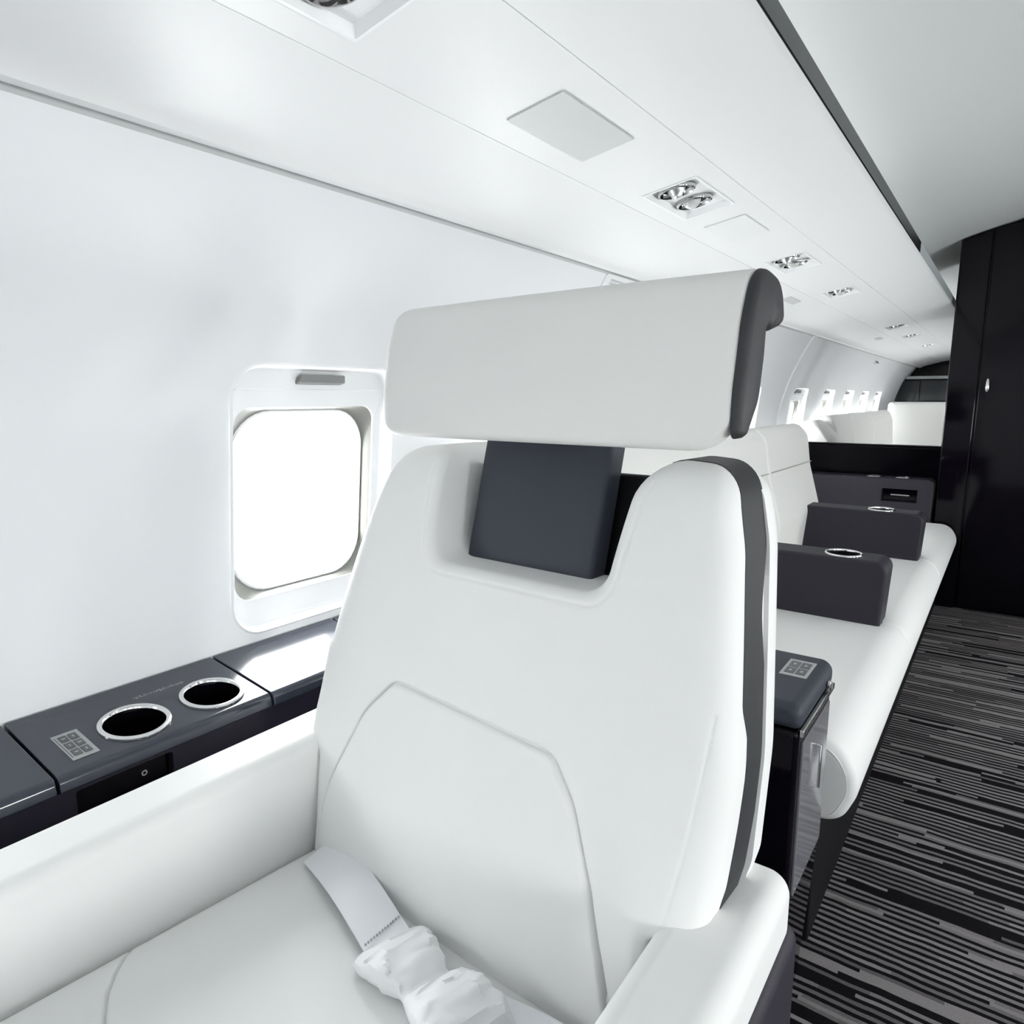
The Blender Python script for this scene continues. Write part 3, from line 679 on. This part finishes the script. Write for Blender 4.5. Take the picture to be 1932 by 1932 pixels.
# tissue wrap: crumpled sleeve
def tissue():
    from mathutils import noise
    verts = []; faces = []; nx, ny = 44, 28
    A = Vector((-0.522, 0.480, 0)); ax = Vector((0.165, -0.034, 0)).normalized(); ay = Vector((-ax.y, ax.x, 0)); Ln = 0.175
    def prof(t):      # half width and height along the wrap: two lumps with a pinched waist
        wdt = 0.041 + 0.006 * math.sin(t * 9.0 + 0.7) - 0.004 * math.exp(-((t - 0.45) / 0.06) ** 2)
        h = 0.020 + 0.010 * math.exp(-((t - 0.25) / 0.18) ** 2) + 0.016 * math.exp(-((t - 0.72) / 0.2) ** 2) - 0.007 * math.exp(-((t - 0.47) / 0.05) ** 2)
        return wdt, h * min(1, t / 0.05 + 0.25) * min(1, (1 - t) / 0.06 + 0.35)
    for i in range(nx + 1):
        t = i / nx; wdt, h = prof(t)
        for j in range(ny):
            a = 2 * math.pi * j / ny; ca, sa = math.cos(a), math.sin(a)
            px = (abs(ca) ** 0.55) * math.copysign(1, ca) * wdt; pz = (abs(sa) ** 0.7) * math.copysign(1, sa) * h * 0.5
            p = A + ax * (t * Ln) + ay * px; z = cush_z(p.x, p.y) + 0.003 + h * 0.5 + pz
            nv = noise.noise(Vector((p.x * 60, p.y * 60, z * 60))) * 0.0045 + noise.noise(Vector((p.x * 150 + 9, p.y * 150, z * 150))) * 0.0022
            up = max(0, sa)
            verts.append((p.x + nv * 0.6, p.y + nv * 0.6, max(z + nv * (0.4 + up), cush_z(p.x, p.y) + 0.001)))
    for i in range(nx):
        for j in range(ny): faces.append([i * ny + j, i * ny + (j + 1) % ny, (i + 1) * ny + (j + 1) % ny, (i + 1) * ny + j])
    faces += [list(range(ny)), [nx * ny + j for j in range(ny)]]
    return mesh_obj('buckle_wrap', verts, faces, M_TISSUE, belt, True, 28)
tissue()['label'] = 'crumpled white tissue wrapped round the buckle'

# ------------------------------------------------------------------ console behind the seat
con = empty('armrest_console', (-0.5, 1.16, 0.0), 'narrow black lacquer console with padded leather top behind the white seat', 'console')
body = sweep('body', round_poly([(-0.95, 0.001, 0.003), (-0.235, 0.001, 0.003), (-0.215, 0.30, 0.2), (-0.215, 0.598, 0.006), (-0.95, 0.598, 0.003)], 6), 1.045, 1.275, 0.008, lambda a, b, t: (a, t, b), M_LACQ, con, 4)
sweep('padded_top', round_poly([(-0.95, 0.600, 0.004), (-0.213, 0.600, 0.012), (-0.213, 0.642, 0.03), (-0.95, 0.642, 0.004)], 8), 1.042, 1.278, 0.014, lambda a, b, t: (a, t, b), M_NAVY, con, 6)
sweep('end_rail', round_poly([(-0.215, 0.590, 0.001), (-0.2085, 0.590, 0.002), (-0.2085, 0.602, 0.002), (-0.215, 0.602, 0.001)], 3), 1.048, 1.272, 0.001, lambda a, b, t: (a, t, b), M_CHROME, con, 3)
ep = box('end_panel', -0.2155, -0.2110, 1.066, 1.254, 0.31, 0.575, mat('grey_mirror_panel', (0.20, 0.20, 0.22), 0.10, spec=0.6), con, 0.0015)
tube('handle', [(-0.2105, 1.165, 0.53), (-0.204, 1.165, 0.53), (-0.204, 1.165, 0.455), (-0.2105, 1.165, 0.455)], 0.0025, M_CHROME, ep, 8)
lathe('knob', [(0, 0.007), (0.006, 0.007), (0.009, 0.005), (0.009, 0.001), (0.005, 0)], Matrix.Translation((-0.212, 1.225, 0.612)) @ Matrix.Rotation(math.radians(90), 4, 'Y'), M_DCHROME, con, 20)
Mc = Matrix.Translation((-0.255, 1.196, 0.6418))
cp2 = plate('control_plate', Mc, 0.044, 0.080, 0.001, M_PLATE, con); cp2['label'] = 'square grey plate of seat controls'
for i in range(2):
    for j in range(2): 
        b_ = plate('button', Mc @ Matrix.Translation(((i - 0.5) * 0.018, (j - 0.5) * 0.032, 0.0009)), 0.0155, 0.028, 0.0008, M_BTN, cp2)
        plate('button_mark', Mc @ Matrix.Translation(((i - 0.5) * 0.018, (j - 0.5) * 0.032, 0.0016)), 0.004, 0.008, 0.0003, M_PLATE, cp2)
lathe('rim', [(0.028, 0.0), (0.028, 0.003), (0.033, 0.003), (0.034, 0)], Matrix.Translation((-0.345, 1.17, 0.6415)), M_CHROME, con, 32)

# ------------------------------------------------------------------ the near divan
div = empty('divan', (-0.6, 2.7, 0.0), 'long white leather divan with two dark armrests along the window wall', 'sofa')
cprof = round_poly([(-0.97, 0.29, 0.01), (-0.27, 0.275, 0.05), (-0.195, 0.285, 0.05), (-0.158, 0.375, 0.10), (-0.205, 0.452, 0.07), (-0.60, 0.455, 0.2), (-0.97, 0.43, 0.02)], 8)
for a, b in ((1.35, 2.205), (2.205, 3.19), (3.19, 4.18)):
    c_ = sweep('seat_cushion', cprof, a, b, 0.022, lambda a_, b_, t: (a_, t, b_), M_LEATHER, div, 6)
tube('piping', [(-0.30 + (x + 0.30) * 0.86, 1.3525, 0.365 + (z - 0.365) * 0.86) for x, z in cprof if x > -0.36], 0.0025, M_LEATHER, c_, 6)
bprof = round_poly([(-0.98, 0.45, 0.01), (-0.69, 0.45, 0.02), (-0.675, 0.62, 0.1), (-0.725, 0.80, 0.2), (-0.745, 0.94, 0.08), (-0.79, 0.985, 0.05), (-0.95, 0.965, 0.03)], 8)
for a, b in ((1.29, 2.00), (2.00, 2.69), (2.69, 3.36)):
    bk_ = sweep('back_cushion', bprof, a, b, 0.02, lambda a_, b_, t: (a_, t, b_), M_LEATHER_H, div, 6)
    tube('seam', [(-0.722 + 0.003 * math.sin(math.pi * (y - a) / (b - a)), y, 0.815) for y in np.linspace(a + 0.02, b - 0.02, 14)], 0.002, M_SEAM, bk_, 6)
aprof = round_poly([(-0.72, 0.44, 0.004), (-0.250, 0.44, 0.008), (-0.240, 0.640, 0.032), (-0.72, 0.640, 0.004)], 8)
for a, b, cx in ((2.150, 2.275, -0.368), (3.135, 3.265, -0.402)):
    am = sweep('armrest', aprof, a, b, 0.010, lambda a_, b_, t: (a_, t, b_), M_NAVY2, div, 4)
    cy = (a + b) / 2; cut(am, cylinder_cutter(Matrix.Translation((cx, cy, 0.64)), 0.045, 0.13))
    ch = lathe('cup_holder', [(0.0445, -0.06), (0.0445, 0.0), (0.045, 0.003), (0.047, 0.0045), (0.050, 0.0045), (0.052, 0.002), (0.0522, 0)], Matrix.Translation((cx, cy, 0.640)), M_CHROME, am, 40)
    lathe('well', [(0, -0.064), (0.0435, -0.064), (0.0444, -0.055), (0.0444, -0.002)], Matrix.Translation((cx, cy, 0.640)), M_BLACK, am, 40)
box('plinth', -0.85, -0.236, 1.36, 4.17, 0.001, 0.272, M_BLACK, div, 0.006)

# dark credenza with a pocket at the end of the divan
cr = empty('credenza', (-0.6, 4.2, 0.0), 'dark upholstered cabinet end with pocket against the low black partition', 'cabinet')
cb = sweep('body', round_poly([(-0.84, 0.001, 0.003), (-0.30, 0.001, 0.006), (-0.292, 0.672, 0.03), (-0.93, 0.672, 0.004)], 7), 4.19, 4.33, 0.010, lambda a_, b_, t: (a_, t, b_), M_NAVY2, cr, 4)
cut(cb, box('cutter', -0.535, -0.365, 4.10, 4.24, 0.545, 0.615, None, None, 0.004))
pk2 = box('pocket', -0.5335, -0.3665, 4.236, 4.2395, 0.5465, 0.6135, M_LACQ, cr, 0.001)
plate('pocket_bar', Matrix.Translation((-0.45, 4.235, 0.578)) @ Matrix.Rotation(math.radians(90), 4, 'X'), 0.09, 0.006, 0.002, M_PLATE, pk2)
for cx in (-0.585, -0.445): lathe('cup_holder', [(0.036, 0.0), (0.036, 0.003), (0.042, 0.003), (0.043, 0)], Matrix.Translation((cx, 4.262, 0.6715)), M_CHROME, cr, 30)

# low black partition and tall dark closet
lp = empty('low_partition', (-0.65, 4.37, 0), 'low glossy black partition with a thin ledge behind the near divan', 'partition')
sweep('panel', [(-0.85, 0.001), (-0.29, 0.001), (-0.29, 0.825), (-1.10, 0.825), (-1.06, 0.42)], 4.345, 4.385, 0.003, lambda a, b, t: (a, t, b), M_PART, lp, 3)
box('cap_rail', -1.095, -0.285, 4.335, 4.395, 0.826, 0.842, M_PART, lp, 0.004)
cl = empty('tall_closet', (0.5, 4.55, 0), 'tall glossy black lacquer closet reaching the arched ceiling beside the aisle', 'closet')
top_pts = [(x, z - 0.006) for x, z in arch if -0.30 <= x <= 1.2]
def archz(x):
    for (xa, za), (xb, zb) in zip(arch[:-1], arch[1:]):
        if xa <= x <= xb: return za + (zb - za) * (x - xa) / (xb - xa)
    return 1.5
def closet_piece(name, x0, x1, y0, y1, z0, drop, r_, m, parent, maxz=None):
    xs = np.linspace(x0, x1, 10); zt = [archz(x) - drop if maxz is None else maxz for x in xs]
    poly = [(x0, z0), (x1, z0)] + [(x, z) for x, z in zip(xs[::-1], zt[::-1])]
    return sweep(name, poly, y0, y1, r_, lambda a, b, t: (a, t, b), m, parent, 3)
closet_piece('body', -0.283, 1.14, 4.235, 4.90, 0.001, 0.004, 0.003, M_LACQ, cl)
# rounded corner post and two door leaves proud of the body
closet_piece('corner_post', -0.281, -0.152, 4.212, 4.2345, 0.004, 0.010, 0.008, M_LACQ, cl)
for x0, x1 in ((-0.146, 0.42), (0.426, 1.05)):
    d_ = closet_piece('door', x0, x1, 4.214, 4.2345, 0.02, 0.014, 0.005, M_LACQ, cl)
    hx = x0 + 0.035 if x0 < 0 else x0 + 0.04
    lathe('handle', [(0, 0.014), (0.006, 0.013), (0.012, 0.009), (0.014, 0.003), (0.014, 0)], Matrix.Translation((hx, 4.2135, 1.16)) @ Matrix.Rotation(math.radians(90), 4, 'X') @ Matrix.Diagonal((0.7, 2.6, 1, 1)), M_CHROME, d_, 24)

# ------------------------------------------------------------------ the far zone
fd = empty('far_divan', (-0.95, 5.9, 0), 'pale white divan with square back cushions beyond the black partition', 'sofa')
sweep('seat_cushion', round_poly([(-0.95, 0.16, 0.01), (-0.36, 0.16, 0.05), (-0.33, 0.44, 0.06), (-0.95, 0.44, 0.02)], 6), 4.62, 7.45, 0.02, lambda a, b, t: (a, t, b), M_LEATHER_H, fd)
fb = round_poly([(-1.06, 0.44, 0.01), (-0.86, 0.44, 0.03), (-0.90, 0.90, 0.1), (-0.94, 0.99, 0.05), (-1.06, 0.975, 0.02)], 7)
for a, b in ((4.83, 5.45), (5.45, 6.28), (6.28, 7.40)): sweep('back_cushion', fb, a, b, 0.03, lambda a_, b_, t: (a_, t, b_), M_LEATHER_H, fd)
sweep('end_bolster', round_poly([(-0.95, 0.16, 0.01), (-0.80, 0.16, 0.03), (-0.88, 0.86, 0.08), (-0.98, 0.965, 0.08), (-1.08, 0.95, 0.02)], 7), 4.58, 4.83, 0.05, lambda a_, b_, t: (a_, t, b_), M_LEATHER_H, fd)
box('plinth', -0.85, -0.45, 4.66, 7.42, 0.001, 0.16, M_NAVY2, fd, 0.006)
fs = empty('lounge_chair', (-0.7, 7.85, 0), 'broad pale seat back standing before the dark far wall', 'seat')
sweep('backrest', round_poly([(-0.985, 0.40, 0.03), (-0.40, 0.40, 0.03), (-0.40, 1.058, 0.04), (-0.985, 1.058, 0.04)], 6), 7.62, 7.80, 0.04, lambda a, b, t: (a, t, b), M_LEATHER_H, fs)
box('base', -0.84, -0.43, 7.60, 8.2, 0.001, 0.38, M_NAVY2, fs, 0.02, 3)
box('seat_cushion', -0.97, -0.42, 7.81, 8.35, 0.382, 0.50, M_LEATHER_H, fs, 0.03, 4)
gl = empty('far_galley', (-0.75, 9.1, 0), 'dark galley unit with glass front and pale shelf at the far end', 'cabinet')
sweep('body', [(-0.85, 0.001), (-0.30, 0.001), (-0.30, 1.30), (-1.0, 1.30), (-1.10, 1.0), (-1.10, 0.7), (-1.04, 0.35)], 9.0, 9.28, 0.004, lambda a, b, t: (a, t, b), M_LACQ, gl, 3)
box('glass_front', -1.10, -0.86, 8.990, 8.998, 1.06, 1.285, M_SCREEN, gl, 0.002)
box('glass_front', -0.85, -0.42, 8.990, 8.998, 1.06, 1.285, M_SCREEN, gl, 0.002)
box('shelf', -1.0, -0.29, 8.96, 9.28, 1.302, 1.335, M_GREYTRIM, gl, 0.004)

# ------------------------------------------------------------------ overhead fittings on the service strip
sdir = Vector((L2[0] - L3[0], 0, L2[1] - L3[1])).normalized(); snrm = Vector((sdir.z, 0, -sdir.x))      # pointing down into the cabin
if snrm.z > 0: snrm = -snrm
def strip_frame(x, y, off=0.0):
    t = (x - L3[0]) / (L2[0] - L3[0]); p = Vector((x, y, L3[1] + (L2[1] - L3[1]) * t)) + snrm * off
    yax = snrm.cross(sdir); M = Matrix((sdir, yax, snrm)).transposed().to_4x4(); M.translation = p; return M
def reading_unit(y, ln, label, lamps=2, loc='x'):
    M = strip_frame(-0.600, y)
    e = empty('reading_light_unit', M.translation, label, 'reading light', 'reading light units on the overhead strip')
    # tray let into the strip: thin rim, four walls, floor
    a, b = 0.0535 / sdir.x, ln / 2
    o = round_poly([(-a, -b, 0.004), (a, -b, 0.004), (a, b, 0.004), (-a, b, 0.004)], 4)
    def ringp(s, h): return [M @ Vector((x * (a - s) / a, y_ * (b - s) / b, h)) for x, y_ in o]
    rings = [ringp(-0.004, 0.0003), ringp(-0.004, 0.0015), ringp(0.0005, 0.0018), ringp(0.006, -0.011), ringp(0.010, -0.012)]
    n = len(o); verts = [v for r_ in rings for v in r_]; faces = []
    for k in range(len(rings) - 1):
        for i in range(n): faces.append([k * n + i, k * n + (i + 1) % n, (k + 1) * n + (i + 1) % n, (k + 1) * n + i])
    faces.append([(len(rings) - 1) * n + i for i in range(n)])
    mesh_obj('bezel', verts, faces, M_FRAME, e, True, 30)
    for i, dy in enumerate((-0.043, 0.056)):
        dy *= ln / 0.225
        Mr = M @ Matrix.Translation((-0.006, dy, -0.0118)) @ Matrix.Diagonal((1, 0.86 * ln / 0.225, 1, 1))
        rg = lathe('chrome_ring', [(0.040, 0.0), (0.0405, 0.004), (0.0385, 0.008), (0.035, 0.009), (0.031, 0.006), (0.028, 0.001)], Mr, M_DCHROME, e, 36)
        lathe('socket', [(0, 0.0012), (0.029, 0.0012)], Mr, M_BLACK, rg, 28)
        if i == 0:
            lathe('lens', [(0, 0.017), (0.009, 0.0155), (0.016, 0.011), (0.019, 0.005), (0.020, 0.001)], Mr @ Matrix.Translation((-0.005, 0, 0)), M_LENS, rg, 28)
        else:
            lathe('air_nozzle', [(0, 0.010), (0.005, 0.010), (0.008, 0.017), (0.011, 0.017), (0.014, 0.010), (0.018, 0.006), (0.019, 0.001)], Mr, M_SATIN, rg, 28)
    return e
reading_unit(1.485, 0.225, 'chrome pair of reading lights between the grey panel and the faint square panel')
reading_unit(0.488, 0.225, 'white sunken lamp unit with chrome ring before the large grey overhead panel')
reading_unit(2.350, 0.225, 'chrome pair of reading lights just past the faint square panel')
reading_unit(3.100, 0.180, 'small chrome reading light unit, third beyond the large grey panel')
for y, lb in ((4.76, 'tiny distant reading light unit, first past the wall rib'), (5.50, 'tiny distant reading light unit, second past the wall rib'), (6.6, 'tiny distant reading light unit, third past the wall rib')): reading_unit(y, 0.18, lb)
def flat_panel(name, y, ln, wd, m, label, cat, x=-0.600, h=0.003):
    M = strip_frame(x, y); a, b = wd / 2, ln / 2
    o = plate(name, M @ Matrix.Translation((0, 0, -0.0005)), wd, ln, h, m, None, 0.0012)
    return tag(o, label, cat)
flat_panel('access_panel', 1.002, 0.225, 0.100, M_GREYP, 'large flat grey rectangular panel set in the overhead strip', 'panel')
flat_panel('access_panel', 1.800, 0.200, 0.100, M_PALEP, 'faint white square panel flush in the overhead strip', 'panel')
# small square vent on the valance
t = (-0.757 - L4[0]) / (L3[0] - L4[0]); vdir = Vector((L3[0] - L4[0], 0, L3[1] - L4[1])).normalized(); vn = Vector((vdir.z, 0, -vdir.x))
def val_panel(y, ln, wd, x, m, label):
    t = (x - L4[0]) / (L3[0] - L4[0]); p = Vector((x, y, L4[1] + (L3[1] - L4[1]) * t + val_lift(t)))
    M = Matrix((vdir, vn.cross(vdir), vn)).transposed().to_4x4(); M.translation = p
    tag(plate('vent_cover', M @ Matrix.Translation((0, 0, -0.001)), wd, ln, 0.004, m, None, 0.002), label, 'vent')
val_panel(2.97, 0.16, 0.036, -0.757, M_GREYP, 'small grey square cover on the sloping valance beyond the headrest')
val_panel(5.2, 0.14, 0.036, -0.757, M_GREYP, 'tiny grey cover on the sloping valance past the wall rib')
# air vent high on the wall, just under the lip
def wall_vent(y0, y1, z0, z1, label):
    e = empty('wall_vent', (wallx(z0), (y0 + y1) / 2, z0), label, 'vent')
    def q(y, z, d): return (wallx(z) + d, y, z)
    o = round_poly([(y0, z0, 0.008), (y1, z0, 0.008), (y1, z1, 0.008), (y0, z1, 0.008)], 4); n = len(o)
    i_ = round_poly([(y0 + 0.03, z0 + 0.010, 0.004), (y1 - 0.03, z0 + 0.010, 0.004), (y1 - 0.03, z1 - 0.010, 0.004), (y0 + 0.03, z1 - 0.010, 0.004)], 4)
    rings = [[q(y, z, -0.001) for y, z in o], [q(y, z, 0.006) for y, z in o], [q(y, z, 0.006) for y, z in i_], [q(y, z, 0.001) for y, z in i_]]
    verts = [v for r_ in rings for v in r_]; faces = [[k * n + i, k * n + (i + 1) % n, (k + 1) * n + (i + 1) % n, (k + 1) * n + i] for k in range(3) for i in range(n)]
    mesh_obj('frame', verts, faces, M_FRAME, e, True, 30)
    V, F = cdt_fill([np.array(i_)], []); mesh_obj('grille_back', [q(y, z, 0.0012) for y, z in V], F, M_GREYP, e, False)
    for k in range(5):
        z = z0 + 0.016 + (z1 - z0 - 0.032) * k / 4
        tube('slat', [q(y, z, 0.003) for y in np.linspace(y0 + 0.03, y1 - 0.03, 4)], 0.002, M_FRAME, e, 6)
wall_vent(1.76, 2.12, 1.372, 1.437, 'low white vent grille under the valance lip beside the headrest')

# small dark speaker slot far up the wall
def wall_slot(y, z, label):
    e = empty('wall_speaker', (wallx(z), y, z), label, 'speaker')
    M = Matrix.Translation((wallx(z) + 0.001, y, z)) @ Matrix.Rotation(math.radians(62), 4, 'Y')
    fr = plate('frame', M, 0.050, 0.16, 0.006, M_FRAME, e, 0.002)
    plate('grille', M @ Matrix.Translation((0, 0, 0.0058)), 0.036, 0.14, 0.001, M_BTN, e, 0.0004)
wall_slot(6.6, 1.395, 'small dark slot high on the wall above the far divan')
